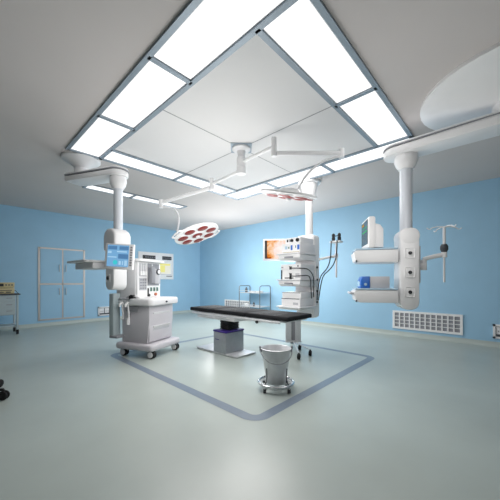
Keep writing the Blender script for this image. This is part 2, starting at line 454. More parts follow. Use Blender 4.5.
# IV pole on a two-piece arm to the right
ivx, ivy = .41, .05
ia = MB().box(.12, .22, .0, .07, 1.315-H, 1.38-H, .012).cyl((.195, .035, 1.30-H), (.195, .035, 1.42-H), .032, n=20)
ia = ia.build('pole_arm_bracket', 'white', rp)
MB().tube(bez((.195, .035, 1.425-H), (.23, .04, 1.44-H), (.32, ivy, 1.465-H), (ivx, ivy, 1.475-H), 10), .025, 12).cyl((ivx, ivy, 1.445-H), (ivx, ivy, 1.505-H), .03, n=20).build('pole_arm', 'white', rp)
pl = MB().cyl((ivx, ivy, 1.505-H), (ivx, ivy, 1.80-H), .015, n=16).cyl((ivx, ivy, 1.16-H), (ivx, ivy, 1.445-H), .011, n=16).build('iv_pole', 'plastic', rp)
MB().lathe([(0, 1.505-H), (.026, 1.507-H), (.04, 1.535-H), (.04, 1.57-H), (.028, 1.595-H), (0, 1.598-H)], 24, Matrix.Translation((ivx, ivy, 0))).build('clamp_knob', 'dark', pl)
for a in (0, 90, 180, 270):
    hk = MB(); c, s_ = math.cos(R(a+12)), math.sin(R(a+12))
    q = [(.0, 1.795), (.07, 1.797), (.13, 1.787), (.155, 1.77), (.175, 1.768), (.195, 1.782)]
    hk.tube([(ivx+r*c, ivy+r*s_, z-H) for r, z in q], .006, 8).build('hook', 'white', pl)

# patient monitor on the upper shelf, screen turned away to the left
def local_to(rt, x, y, z):
    return Matrix.Translation(rt.location) @ rt.rotation_euler.to_matrix().to_4x4() @ Vector((x, y, z-H))
pm = thing('patient_monitor', 'white patient monitor seen edge-on with dark screen on the upper right shelf', 'monitor', local_to(rp, -.36, -.0, 1.551), R(-58))
MB().box(-.09, -.01, -.2, .2, .0, .36, .022).build('monitor_body', 'white', pm)
MB().prism([(-.012, .01), (.085, .01), (.085, .22), (.05, .27), (-.012, .29)], -.15, .15, 'y', .012).build('rear_housing', 'white', pm)
sc = MB().box(-.094, -.0895, -.17, .17, .05, .33).build('screen', 'ui_dark', pm, False)
MB().box(-.0955, -.0942, -.15, .12, .2, .212).box(-.0955, -.0942, -.15, .1, .25, .256).build('green_trace', 'ui_green', sc, False)
MB().box(-.0955, -.0942, .02, .14, .285, .31).build('amber_readout', 'ui_amber', sc, False)
ig = thing('infusion_monitor', 'grey box with rounded blue front on the lower right shelf', 'monitor', local_to(rp, -.34, .0, 1.091), R(-61))
MB().box(-.07, .14, -.13, .15, 0, .135, .008).build('case', 'grey', ig)
MB().prism([(-.175, .0), (-.071, .0), (-.071, .137), (-.15, .137), (-.172, .09)], -.135, .155, 'y', .012).build('blue_front', 'blue', ig)
MB().box(-.177, -.173, -.08, .1, .02, .08).build('front_window', 'glassblue', ig, False)
MB().cyl((-.12, -.1355, .045), (-.12, -.139, .045), .016, n=14).build('side_dial', 'glassblue', ig)

# --- left pendant
lp = thing('supply_pendant', 'white ceiling pendant on the left with one side tray behind the anesthesia machine screen', 'ceiling pendant', (1.61, 4.07, H), R(-84))
r84 = Matrix.Rotation(R(84), 3, 'Z')
mloc = r84 @ Vector((1.325-1.61, 4.70-4.07, 0))
pendant_top(lp, .255, (mloc.x, mloc.y), 2.69, .06, 1.90, neck=.095, arm_w=.135, arm_over=.17, thick=.05)
head_body(lp, .115, -.125, .07, 1.05-H, 1.84-H, top_r=.09)
MB().prism([(-.15, 1.60-H), (.17, 1.60-H), (.17, 1.80-H), (.13, 1.86-H), (.05, 1.90-H), (-.05, 1.90-H), (-.12, 1.86-H), (-.15, 1.8-H)], -.14, .1, 'y', .03, 3).build('head_cap', 'white', lp)
socket(lp, -.02, -.126, 1.215-H, (0, -1, 0), .026)
tb = MB().box(-.67, -.1, -.30, -.02, 1.345-H, 1.43-H, .012).build('tray_body', 'plastic', lp)
MB().prism(rrect(-.73, -.1, -.40, .02, .05), 1.432-H, 1.462-H, 'z', .008).build('tray_top', 'white', tb)
# display on the pendant
dm = thing('touch_display', 'tilted display with light blue screen fixed in front of the left pendant head', 'display', (1.50, 3.755, 1.325), R(-48))
dm.rotation_euler = Euler((R(-1), R(3.5), R(-48)), 'XYZ')
MB().box(-.19, .185, -.03, .02, 0, .335, .012).build('display_body', 'plastic', dm)
MB().box(-.15, -.05, .02, .06, .08, .26, .01).build('display_mount', 'grey', dm)
s1 = MB().box(-.155, .125, -.034, -.0302, .035, .315).build('screen', 'ui_blue', dm, False)
MB().box(-.147, -.03, -.0355, -.0342, .255, .3).box(-.0, .12, -.0355, -.0342, .255, .3).box(-.01, .12, -.0355, -.0342, .14, .2).build('dark_readout', 'ui_navy', s1, False)
MB().box(-.147, -.1, -.0355, -.0342, .205, .235).build('pale_readout', 'ui_pale', s1, False)
for q in ((-.147, -.03, .15, .165), (.0, .03, .06, .11), (.045, .06, .06, .11), (.075, .11, .05, .12), (-.03, .1, .222, .24)):
    MB().box(q[0], q[1], -.0355, -.0342, q[2], q[3]).build('pale_readout', 'ui_pale', s1, False)
MB().cyl((-.045, -.0342, .09), (-.045, -.0355, .09), .03, n=20).build('cyan_dial', 'ui_cyan', s1)
ks = MB()
for k in range(8): ks.box(.143, .17, -.034, -.0302, .05+k*.033, .072+k*.033)
ks.build('side_key', 'mid', dm, False)

# --- endoscopy tower pendant
tp = thing('supply_pendant', 'white ceiling pendant carrying the endoscopy tower shelves behind the operating table', 'ceiling pendant', (4.50, 2.73, H), R(-90))
MB().lathe([(0, -.0006), (.2, -.0006), (.205, -.02), (.2, -.04), (.15, -.055), (.12, -.2), (.1, -.3), (.085, -.34), (.0, -.34)], 36).build('ceiling_mount', 'white', tp)
MB().cyl((0, 0, -.33), (0, 0, 2.0-H), .067, n=32).build('column', 'white', tp)
# local: +X = -y world, -Y = -x world (shelf fronts face -Y)
hb = MB().prism(rrect(-.21, .165, .51-H, 2.01-H, .07, 6), -.12, .09, 'y', .03, 3).build('service_head', 'white', tp)
for z in (1.42, 1.2, 1.0, .8): socket(tp, .166, -.03, z-H, (1, 0, 0), .02)
for (zt, hh, nm) in ((1.645, .115, 'a'), (1.205, .12, 'b'), (.745, .06, 'c')):
    b = MB().prism([(-.62, zt-.02-H), (-.62, zt-hh*.7-H), (-.55, zt-hh-H), (-.12, zt-hh-H), (-.12, zt-.02-H)], -.24, .2, 'x', .008, 2).build('shelf', 'white', tp)
    MB().prism(rrect(-.27, .22, -.66, -.1, .03, 4), zt-.018-H, zt-H, 'z', .005).build('shelf_top', 'plastic', b)
    if nm != 'c': MB().box(-.1, .07, -.642, -.621, zt-.085-H, zt-.055-H, .006).build('shelf_handle', 'mid', b)
MB().box(-.22, .2, -.125, -.118, .75-H, 1.62-H).build('back_panel', 'plastic', tp, False)
# endoscope hanger arm to the right
MB().tube([(.21, -.02, 1.56-H), (.31, .02, 1.585-H), (.45, .16, 1.62-H)], .022, 12).build('hanger_arm', 'white', tp)
hp = MB().cyl((.45, .16, 1.24-H), (.45, .16, 1.86-H), .016, n=14).cyl((.45, .16, 1.585-H), (.45, .16, 1.66-H), .03, n=16).build('hanger_pole', 'plastic', tp)
MB().box(.35, .55, .09, .23, 1.85-H, 1.885-H, .015).build('hanger_cradle', 'white', hp)
def tw(x, y, z):   # tower local -> world
    return Vector((4.50, 2.73, z)) + Matrix.Rotation(R(-90), 3, 'Z') @ Vector((x, y, 0))

def equipment(name, label, cat, x0, x1, y0, y1, z0, z1, rows, group=None, face='white', body='plastic', band=None):
    c = tw((x0+x1)/2, (y0+y1)/2, z0)
    t = thing(name, label, cat, c, R(-90), group)
    w2, d2, h = (x1-x0)/2, (y1-y0)/2, z1-z0
    MB().box(-w2, w2, -d2+.012, d2, 0, h, .006).build('case', body, t)
    MB().box(-w2, w2, -d2, -d2+.0115, .0, h, .003, 1).build('front_panel', face, t)
    for (xa, xb, za, zb, m, nm) in rows:
        if nm == 'knob': MB().cyl((xa, -d2-.0002, za), (xa, -d2-.02, za), xb, n=16).build(nm, m, t)
        else: MB().box(xa, xb, -d2-.003, -d2-.0002, za, zb).build(nm, m, t, False)
    return t
GE = 'boxed units on the endoscopy tower'
equipment('light_source', 'slim white unit with black knobs, topmost on the endoscopy tower', 'medical unit', -.14, .165, -.55, -.14, 1.812, 1.91,
    [(-.12, -.09, .03, .07, 'black', 'switch'), (-.01, .026, .05, 0, 'black', 'knob'), (.1, .03, .05, 0, 'black', 'knob'), (-.07, -.04, .03, .07, 'mid', 'display')], GE)
equipment('electrosurgical_unit', 'white unit with small blue buttons under the slim unit on the top tower shelf', 'medical unit', -.175, .19, -.60, -.13, 1.646, 1.811,
    [(-.12, -.07, .07, .12, 'glassblue', 'display'), (-.05, -.03, .075, .11, 'green', 'button'), (.0, .035, .05, .13, 'blue', 'button'), (.09, .105, .08, .12, 'green', 'button'), (.13, .17, .05, .13, 'blue', 'button'), (-.165, .17, .012, .02, 'beige', 'lower_line')], GE)
equipment('camera_unit', 'thin white unit with plugged cable, upper one in the middle tower bay', 'medical unit', -.215, .19, -.58, -.13, 1.371, 1.46,
    [(-.02, .024, .05, 0, 'black', 'socket_plug'), (.14, .16, .04, .07, 'dark', 'button'), (-.19, -.15, .03, .05, 'mid', 'button')], GE)
equipment('video_processor', 'white unit with cable in its front, resting on the middle tower shelf', 'medical unit', -.215, .19, -.58, -.13, 1.206, 1.37,
    [(-.02, .026, .1, 0, 'black', 'socket_plug'), (.1, .18, .03, .1, 'grey', 'vent'), (-.2, -.17, .0, .16, 'dark', 'side_band'), (-.12, .06, .012, .03, 'black', 'slot')], GE)
equipment('recorder', 'flat white box lying on another box on the lowest tower shelf', 'medical unit', -.2, .18, -.56, -.13, .886, .985,
    [(-.195, .175, .088, .096, 'dark', 'slot')], GE)
equipment('insufflator', 'larger white box at the bottom of the lowest tower shelf stack', 'medical unit', -.2, .18, -.58, -.13, .746, .885,
    [(-.195, .175, .125, .136, 'dark', 'slot'), (.05, .15, .03, .07, 'grey', 'display')], GE)
# plugged cables
def cable(name, label, pts, r, m='black'):
    o = MB().tube(pts, r, 8).build(name, m); return tag(o, label, 'cable', 'black endoscope cables')
def smooth(pts, n=8):
    P = [Vector(q) for q in pts]; out = []
    for i in range(len(P)-1):
        a = P[max(i-1, 0)]; b = P[i]; c = P[i+1]; d = P[min(i+2, len(P)-1)]
        for k in range(n):
            t = k/n
            out.append(.5*((2*b)+(c-a)*t+(2*a-5*b+4*c-d)*t*t+(3*b-a-3*c+d)*t**3))
    return out+[P[-1]]
cable('endoscope_cable', 'black cable looping from the upper middle tower unit to its side', smooth([tw(-.02, -.602, 1.42), tw(.06, -.66, 1.39), tw(.2, -.64, 1.385), tw(.245, -.45, 1.37), tw(.25, -.30, 1.27), tw(.24, -.25, 1.1), tw(.23, -.24, .9)]), .008)
cable('endoscope_cable', 'black cable looping from the lower middle tower unit to its side', smooth([tw(-.02, -.602, 1.306), tw(.06, -.65, 1.26), tw(.2, -.64, 1.26), tw(.242, -.45, 1.265), tw(.24, -.36, 1.2), tw(.232, -.33, 1.05), tw(.232, -.31, .88)]), .008)
for k, (x, lab) in enumerate(((.395, 'black endoscope with cable on the left of the hanger beside the tower'), (.505, 'black endoscope with cable on the right of the hanger beside the tower'))):
    en = thing('endoscope', lab, 'endoscope', tw(x, .16, 1.886), R(-90), 'endoscopes on the hanger')
    MB().lathe([(0, 0), (.022, 0), (.03, .02), (.03, .06), (.022, .075), (.03, .09), (.026, .12), (.014, .135), (0, .135)], 18).build('control_body', 'black', en)
    MB().cyl((0, 0, .085), (-.05 if k else .05, .0, .09), .012, .009, 10).build('angulation_knob', 'dark', en)
    W0 = en.location
    def loc(v): return Matrix.Rotation(R(90), 3, 'Z') @ (v-W0)
    st = tw(x+(.03 if k else -.03), .08, 1.886)
    pts = bez(tw(x, .075, 1.886), tw(x, .06, 1.6), tw(x+.01, .04, 1.45), tw(.31, -.03, 1.33), 18)+bez(tw(.31, -.03, 1.33), tw(.25, -.08, 1.26), tw(.25, -.13, 1.1), tw(.245, -.15, .84), 14)[1:]
    if k: pts = bez(tw(x, .075, 1.886), tw(x+.01, .06, 1.55), tw(x-.02, .05, 1.45), tw(.34, -.03, 1.31), 18)+bez(tw(.34, -.03, 1.31), tw(.28, -.06, 1.25), tw(.28, -.08, 1.1), tw(.255, -.12, .84), 14)[1:]
    MB().tube([loc(q) for q in pts], .0095, 8).build('insertion_tube', 'black', en)
# endoscopy display, on an arm behind the tower
ed = thing('endoscopy_screen', 'white framed screen showing an orange endoscopy picture, left of the tower', 'screen', (4.42, 3.32, 1.578), R(-52))
MB().box(-.35, .35, -.03, .03, 0, .424, .012).build('screen_frame', 'white', ed)
MB().box(-.313, .313, -.034, -.0302, .037, .392).build('screen', 'scope', ed, False)
MB().box(-.313, -.27, -.0355, -.0342, .037, .392).build('dark_side_bar', 'black', ed, False)
MB().box(-.05, .05, .03, .09, .1, .3, .01).tube([(0, .06, .2), (.14, .16, .2), (.3, .1, .2)], .025, 12).build('screen_arm', 'white', ed)

# ------------------------------------------------------------------ surgical lamps (one ceiling mount, two arms)
sl = thing('surgical_light', 'white ceiling surgical light with two arms and two round lamp heads', 'surgical light', (2.71, 2.71, H))
def L(x, y, z): return Vector((x-2.71, y-2.71, z-H))
MB().prism([(.2, 0), (0, .2), (-.2, 0), (0, -.2)], -.012, -.0018, 'z').build('mount_plate', 'frame', sl, False)
MB().lathe([(0, -.0125), (.125, -.0125), (.125, -.03), (.11, -.045), (.06, -.055), (.052, -.1), (.046, -.12), (.046, -.345), (0, -.345)], 32).build('ceiling_mount', 'plastic', sl)
MB().cyl((0, 0, -.14), (0, 0, -.26), .062, n=24).build('upper_hub', 'white', sl)
MB().cyl((0, 0, -.265), (0, 0, -.365), .062, n=24).build('lower_hub', 'white', sl)
# arm A (left)
e1 = L(2.76, 3.40, 2.68); e2 = L(2.30, 4.12, 2.43)
MB().tube([L(2.715, 2.77, 2.685), e1+Vector((0, -.02, 0))], .022, 12).build('arm', 'white', sl)
MB().cyl(e1+Vector((0, 0, .085)), e1+Vector((0, 0, -.1)), .036, n=18).build('elbow', 'white', sl)
MB().tube([e1+Vector((-.02, .03, -.06)), e2], .032, 12, r_end=.026).build('spring_arm', 'white', sl)
MB().cyl(e2+Vector((0, 0, .05)), e2+Vector((0, 0, -.08)), .036, n=18).build('elbow', 'white', sl)
# arm B (right)
f1 = L(2.67, 2.11, 2.76); f2 = L(3.24, 1.52, 2.735)
MB().tube([L(2.71, 2.65, 2.80), f1+Vector((0, .02, .04))], .022, 12).build('arm', 'white', sl)
MB().cyl(f1+Vector((0, 0, .145)), f1+Vector((0, 0, -.08)), .034, n=18).build('elbow', 'white', sl)
MB().tube([f1+Vector((.02, -.02, -.04)), f2+Vector((0, 0, -.01))], .028, 12).build('spring_arm', 'white', sl)
MB().cyl(f2+Vector((0, 0, .045)), f2+Vector((0, 0, -.06)), .034, n=18).build('elbow', 'white', sl)

CAM = Vector((0, 0, 1.168)); AZ = math.atan2(263, 280)
def lamp(center, normal, rad, attach, start, c1, c2, roll=0):
    """lamp head whose face looks along -normal... local -Z is the lit face"""
    c = L(*center); n = Vector(normal).normalized()
    q = Vector((0, 0, -1)).rotation_difference(n)
    m = Matrix.Translation(c) @ q.to_matrix().to_4x4() @ Matrix.Rotation(roll, 4, 'Z')
    h = MB().lathe([(0, .075), (rad*.3, .07), (rad*.42, .04), (rad*.93, .022), (rad, .01), (rad, -.008), (rad*.96, -.014), (rad*.92, -.012), (0, -.012)], 48, m).build('lamp_head', 'white', sl)
    def pod(x, y, r):
        p = MB().lathe([(0, -.013), (r*1.12, -.013), (r*1.1, -.022), (r*.96, -.024), (r*.9, -.0165), (0, -.0165)], 24, m @ Matrix.Translation((x, y, 0))).build('lamp_pod', 'plastic', h)
        return MB().lathe([(0, -.040), (r*.5, -.037), (r*.8, -.031), (r*.93, -.0255), (0, -.0255)], 24, m @ Matrix.Translation((x, y, 0)))
    pods = []
    for k in range(7):
        a = 2*PI*k/7
        pods.append(pod(rad*.65*math.cos(a), rad*.65*math.sin(a), rad*.245))
    pods.append(pod(0, 0, rad*.25))
    for pm_ in pods: pm_.build('red_reflector', 'red', h)
    MB().cyl(m @ Vector((0, 0, -.041)), m @ Vector((0, 0, -.062)), rad*.1, rad*.08, 18).build('sterile_handle', 'plastic', h)
    a0 = attach; rr = rad+.05
    for s in (0, PI):
        MB().tube([m @ Vector((rr*math.cos(s+t), rr*math.sin(s+t), 0)) if abs(t) < .29 else m @ Vector((rad*.98*math.cos(s+t), rad*.98*math.sin(s+t), 0)) for t in (-.36, -.26, -.13, 0, .13, .26, .36)], .011, 8).build('side_handle', 'white', h)
    end = m @ Vector((rad*.98*math.cos(a0), rad*.98*math.sin(a0), .01))
    MB().tube(bez(start, c1(start, end), c2(start, end), end, 20), .013, 10).build('yoke', 'white', sl)
    return m, end

def img_normal(center, ang_major, ratio):
    """facing direction of a disc that is seen with its long axis at ang_major and this axis ratio"""
    c = (CAM-Vector(center)).normalized()
    rgt = c.cross(Vector((0, 0, 1))).normalized() * -1
    up = c.cross(rgt).normalized()
    if up.z < 0: up = -up
    dn = rgt*math.sin(R(ang_major)) - up*math.cos(R(ang_major))
    return dn*math.sqrt(1-ratio*ratio)+c*ratio
NA, NB = Vector((.3, -.3, -.9)), Vector((.1, .1, -1))
cA = (2.61, 3.585, 1.905); cB = (2.675, 1.895, 2.172)
nA = img_normal(cA, 20, .36); nB = img_normal(cB, -9, .075)
lamp(cA, nA, .352, R(150), e2+Vector((0, 0, -.07)), lambda s, e: s+Vector((.24, -.26, .02)), lambda s, e: e+Vector((.06, -.07, .26)))
lamp(cB, nB, .325, R(20), f2+Vector((0, 0, -.05)), lambda s, e: s+Vector((-.15, .18, .0)), lambda s, e: e+Vector((.05, -.05, .3)))

# ------------------------------------------------------------------ anesthesia machine
am = thing('anesthesia_machine', 'white and lilac-grey anesthesia machine on castors with drawers and vaporizer bay', 'anesthesia machine', (2.22, 4.385, 0), R(22))
bs = MB().prism(rrect(-.37, .37, -.385, .35, .07), .115, .215, 'z', .035, 3).build('base', 'lilac', am)
for (x, y) in ((-.29, -.28), (.29, -.28), (-.29, .26), (.29, .26)):
    cs = MB().box(x-.02, x+.02, y-.06, y+.02, .05, .116, .012).cyl((x-.022, y-.03, .06), (x-.036, y-.03, .06), .045, n=20).cyl((x+.022, y-.03, .06), (x+.036, y-.03, .06), .045, n=20).build('caster', 'plastic', bs)
    MB().cyl((x-.021, y-.03, .058), (x+.021, y-.03, .058), .058, n=24).build('tyre', 'rubber', cs)
    MB().cyl((x+.0365, y-.03, .058), (x+.05, y-.03, .058), .056, n=24).build('tyre', 'rubber', cs)
MB().prism([(-.235, .216), (.27, .216), (.27, .81), (-.27, .81), (-.27, .55), (-.225, .216)], -.29, .29, 'x', .012).build('lower_cabinet', 'lilac', am)
# drawers face -Y
for (za, zb) in ((.235, .49), (.50, .70)):
    d = MB().box(-.275, .275, -.262, -.237, za, zb, .008).build('drawer', 'lilac', am)
    MB().prism([(-.262, zb-.05), (-.262, zb-.012), (-.285, zb-.01), (-.28, zb-.03)], -.2, .2, 'x', .003, 1).build('drawer_pull', 'plastic', d)
    MB().box(-.2, .2, -.2635, -.2622, zb-.085, zb-.052).build('pull_recess', 'grey', d, False)
wt = MB().prism(rrect(-.37, .335, -.37, .08, .07), .80, .905, 'z', .025, 3).build('worktop', 'plastic', am)
MB().cyl((-.02, -.372, .85), (-.02, -.39, .85), .014, n=12).build('keylock', 'dark', wt)
MB().box(-.34, .30, -.34, -.03, .9052, .909, .001, 1).build('writing_surface', 'white', wt)
# upper cabinet: side walls grey, front white
uc = MB().box(-.285, .275, .0, .40, .81, 1.48, .02).build('upper_cabinet', 'plastic', am)
MB().box(-.27, .27, -.02, -.0005, .906, 1.478, .008).build('control_fascia', 'white', uc)
MB().box(-.23, -.07, -.026, -.0205, 1.25, 1.465).build('flow_tube_window', 'grey', uc, False)
ft = MB()
for k in range(3): ft.cyl((-.2+k*.05, -.032, 1.27), (-.2+k*.05, -.032, 1.45), .008, n=8)
ft.build('flow_tube', 'plastic', uc)
for k in range(3): MB().box(-.222+k*.05, -.182+k*.05, -.045, -.0265, 1.265, 1.33, .004, 1).build('flow_knob', 'white', uc)
kp = MB().box(-.23, -.07, -.026, -.0205, 1.03, 1.225).build('keypad', 'grey', uc, False)
kk = MB()
for i in range(3):
    for j in range(4): kk.box(-.215+i*.05, -.18+i*.05, -.03, -.0262, 1.045+j*.045, 1.075+j*.045)
kk.build('key', 'mid', kp, False)
MB().box(-.045, .235, -.024, -.0205, 1.1, 1.465).build('vaporizer_bay', 'mid', uc, False)
vz = MB().box(.075, .215, -.075, -.025, 1.13, 1.38, .015).build('vaporizer', 'grey', uc)
MB().lathe([(0, 0), (.05, 0), (.05, .012), (.045, .016), (0, .016)], 24, Matrix.Translation((.15, -.0755, 1.33)) @ Matrix.Rotation(PI/2, 4, 'X')).build('dial', 'dark', vz)
MB().cyl((.15, -.092, 1.33), (.15, -.096, 1.33), .034, n=20).build('dial_face', 'white', vz)
vz2 = MB().box(-.035, .055, -.1, -.025, 1.14, 1.40, .012).build('vaporizer', 'mid', uc)
MB().box(.05, .07, -.028, -.0245, 1.425, 1.455).build('bay_label', 'plastic', uc, False)
MB().box(-.045, -.015, -.026, -.0205, .925, 1.06).build('flowmeter', 'black', uc, False)
MB().cyl((-.03, -.0262, .945), (-.03, -.05, .945), .022, n=14).build('flowmeter_knob', 'black', uc)
for x in (.04, .115, .19):
    gd = MB().box(x-.022, x+.022, -.026, -.0205, 1.005, 1.07).build('pressure_gauge', 'green', uc, False)
    MB().box(x-.006, x+.006, -.028, -.0262, 1.02, 1.06).build('gauge_needle', 'dark', gd, False)
MB().cyl((.14, -.0205, .955), (.14, -.045, .955), .024, n=16).build('oxygen_flush_knob', 'orange', uc)
MB().prism(rrect(-.34, .285, -.12, .36, .06), 1.481, 1.522, 'z', .012).build('top_shelf', 'white', am)
# rear column, absorber, hose hooks on the left side
rc = MB().box(-.43, -.29, .3, .39, .32, .98, .01).build('rear_column', 'trolley', am)
MB().box(-.44, -.25, .22, .38, .29, .33, .01).build('rear_foot_plate', 'mid', am)
MB().box(-.335, -.272, -.15, .3, .83, .87, .01).build('side_rail', 'plastic', am)
MB().cyl((-.276, .03, .92), (-.35, .03, .92), .038, .044, 20).build('relief_valve_knob', 'black', am)
MB().cyl((-.33, .03, .9), (-.33, .28, .9), .014, n=12).build('valve_pipe', 'grey', am)
for y in (.08, .2):
    hk = MB().tube([(-.29, y, .79), (-.33, y, .82), (-.365, y, .84), (-.40, y, .82), (-.41, y, .78)], .016, 10)
    hk.tube([(-.36, y+.0, .835), (-.345, y, .7), (-.335, y, .58)], .014, 10)
    hk.build('hose_hook', 'white', am)
MB().cyl((-.335, .1, .5), (-.335, .1, .6), .03, n=16).cyl((-.335, .1, .6), (-.335, .1, .74), .012, n=10).build('suction_tube', 'plastic', am)
MB().tube([(-.27, -.18, .85), (-.3, -.05, .93), (-.3, .12, .95), (-.28, .22, .9)], .014, 10).build('breathing_hose', 'plastic', am)
MB().box(-.325, -.292, -.06, .16, .70, .79, .01).build('absorber_bracket', 'mid', am)

# ------------------------------------------------------------------ operating table
ot = thing('operating_table', 'operating table with black padded top on a square steel pedestal', 'operating table', (3.17, 3.17, 0))
T = .72; wx = .285
secs = [(-1.12, -.36), (-.345, .36), (.375, 1.0)]
fr_ = MB().box(-.25, .25, -1.06, .95, T-.085, T-.062, .006).build('top_frame', 'steel', ot)
for (ya, yb) in secs:
    pd = MB().box(-wx, wx, ya, yb, T-.06, T, .018, 3).build('mattress_pad', 'pad', ot)
    pm2 = MB()
    n = 3
    for k in range(1, n):
        y = ya+(yb-ya)*k/n; pm2.box(-wx+.02, wx-.02, y-.004, y+.004, T-.0004, T+.0015)
    pm2.build('pad_seam', 'black', pd, False)
for s in (-1, 1):
    r_ = MB().box(s*.3-.006, s*.3+.006, -1.0, .9, T-.1, T-.07, .003, 1)
    for y in (-.9, -.35, .3, .85): r_.box(min(s*.25, s*.296), max(s*.25, s*.296), y-.015, y+.015, T-.092, T-.078)
    r_.build('side_rail', 'steel', ot)
MB().cyl((-.306, -.62, T-.105), (-.33, -.62, T-.105), .02, n=16).build('clamp_knob', 'black', ot)
MB().box(-.24, .24, -.1, .85, T-.17, T-.086, .015).build('support_carriage', 'plastic', ot)
tr_ = MB()
tr_.tube([(-.27, .05, T-.115), (-.29, .25, T-.135), (-.29, .55, T-.12), (-.27, .78, T-.115)], .012, 8)
tr_.build('release_bar', 'steel', ot)
bl = MB()
for k in range(6):
    z = .395+k*.026; bl.box(-.16, .09, .13, .34, z, z+.019, .007, 1)
    bl.box(-.145, .075, .145, .325, z+.015, z+.03)
bl.build('bellows', 'black', ot)
MB().box(-.25, .15, .09, .39, .035, .355, .008).build('pedestal', 'steel_dull', ot)
MB().box(-.258, .158, .082, .398, .356, .388, .012).build('pedestal_cover', 'purple', ot)
MB().box(-.2535, -.2502, .25, .34, .235, .245).build('nameplate', 'purple', ot, False)
MB().box(-.24, .2, -.14, .87, .004, .034, .01).build('base_plate', 'steel', ot)

# ------------------------------------------------------------------ steel stand on castors under the tower
st = thing('steel_stand', 'stainless steel stand with black castors between table end and tower', 'stand', (4.2, 2.88, 0), R(-46.8))
MB().box(-.135, -.035, -.03, .06, .11, .58, .004, 1).build('upright', 'steel', st, False)
MB().box(.035, .135, -.03, .06, .11, .58, .004, 1).build('upright', 'steel', st, False)
MB().box(-.035, .035, .01, .05, .11, .57).build('column_core', 'mid', st, False)
MB().box(-.13, .13, -.12, .12, .581, .605, .006).build('tray', 'steel', st)
ft_ = MB().box(-.14, .14, -.06, .08, .085, .11, .006)
rI = Matrix.Rotation(R(46.8), 3, 'Z')
feet = [rI @ Vector((x-4.2, y-2.88, 0)) for (x, y) in ((3.56, 2.34), (3.85, 2.32), (4.06, 2.65), (4.4, 3.05))]
for q in feet: ft_.tube([(0, 0, .098), (q.x, q.y, .095)], .012, 8)
ft_ = ft_.build('foot_frame', 'steel', st)
for q in feet:
    x, y = q.x, q.y
    MB().cyl((x, y, .06), (x, y, .1), .012, n=10).cyl((x-.02, y+.008, .042), (x+.02, y-.008, .042), .042, n=20, bev=.008).build('caster', 'rubber', ft_)

# ------------------------------------------------------------------ kick bucket and its ring dolly
BX, BY = 2.425, 1.888
bk = thing('bucket', 'tapered stainless steel bucket with wire handle standing in the round dolly', 'bucket', (BX, BY, .06))
MB().lathe([(0, .004), (.1, .004), (.106, .012), (.16, .372), (.168, .378), (.168, .384), (.16, .386), (.153, .378), (.098, .018), (0, .016)], 56).build('bucket_body', 'steel', bk)
hd = []
for i in range(21):
    a = PI*i/20; hd.append((.172*math.cos(a), -.19*math.sin(a), .372-.115*math.sin(a)))
hm = Matrix.Rotation(R(-46), 4, 'Z')
MB().tube([hm @ Vector(q) for q in hd], .0055, 8).build('handle', 'mid', bk)
for sx in (-1, 1): MB().cyl(hm @ Vector((sx*.166, 0, .34)), hm @ Vector((sx*.174, 0, .402)), .012, n=10).build('handle_lug', 'mid', bk)
dl = thing('bucket_dolly', 'round chrome ring dolly with small castors carrying the steel bucket', 'dolly', (BX, BY, 0))
def circ(r, z, n=40): return [(r*math.cos(2*PI*i/n), r*math.sin(2*PI*i/n), z) for i in range(n)]
MB().tube(circ(.17, .056), .011, 10, True).build('lower_ring', 'steel', dl)
MB().tube(circ(.19, .075), .014, 10, True).build('bumper_ring', 'chrome', dl)
cr = MB()
for a in (45, 135): cr.tube([(.17*math.cos(R(a)), .17*math.sin(R(a)), .05), (-.17*math.cos(R(a)), -.17*math.sin(R(a)), .05)], .009, 8)
cr.build('cross_bar', 'steel', dl)
for k in range(4):
    a = R(-133+90*k+40); x, y = math.cos(a), math.sin(a)
    MB().tube([(.188*x, .188*y, .08), (.172*x, .172*y, .085), (.152*x, .152*y, .11), (.146*x, .146*y, .16), (.152*x, .152*y, .25)], .006, 8).build('upright_rod', 'dark', dl)
    c = MB().cyl((.18*x, .18*y, .035), (.18*x, .18*y, .07), .01, n=10).box(.18*x-.014, .18*x+.014, .18*y-.014, .18*y+.014, .03, .05, .003, 1).build('caster', 'steel', dl)
    MB().cyl((.18*x-.01, .18*y+.01, .024), (.18*x+.01, .18*y-.01, .024), .024, n=16).build('wheel', 'dark', c)

# ------------------------------------------------------------------ instrument trolley by the right wall
it = thing('instrument_trolley', 'chrome instrument trolley with two looped end rails behind the operating table', 'trolley', (6.3, 5.725, 0))
for s in (-1, 1):
    pts = [(-.24, s*.42, .07), (-.24, s*.42, .9)]+[(-.24+.06-.06*math.cos(a), s*.42, .98+.06*math.sin(a)) for a in (0, .5, 1.0, PI/2)]
    pts += [(.24-.06+.06*math.sin(a), s*.42, .98+.06*math.cos(a)) for a in (0, .5, 1.0, PI/2)]+[(.24, s*.42, .9), (.24, s*.42, .07)]
    MB().tube(pts, .013, 10).build('end_rail', 'rail', it)
for z in (.84, .43):
    sh = MB().box(-.23, .23, -.41, .41, z-.02, z, .005, 1).build('tray', 'steel', it)
    MB().tube([(-.24, -.42, z+.05), (-.24, .42, z+.05)], .007, 8).build('guard_rail', 'steel', sh)
for (x, y) in ((-.24, -.42), (-.24, .42), (.24, -.42), (.24, .42)):
    MB().cyl((x-.012, y, .04), (x+.012, y, .04), .04, n=18).cyl((x, y, .04), (x, y, .08), .01, n=8).build('caster', 'rubber', it)
MB().tube([(-.24, .40, .93), (-.26, .40, .92), (-.275, .40, .89)], .006, 8)
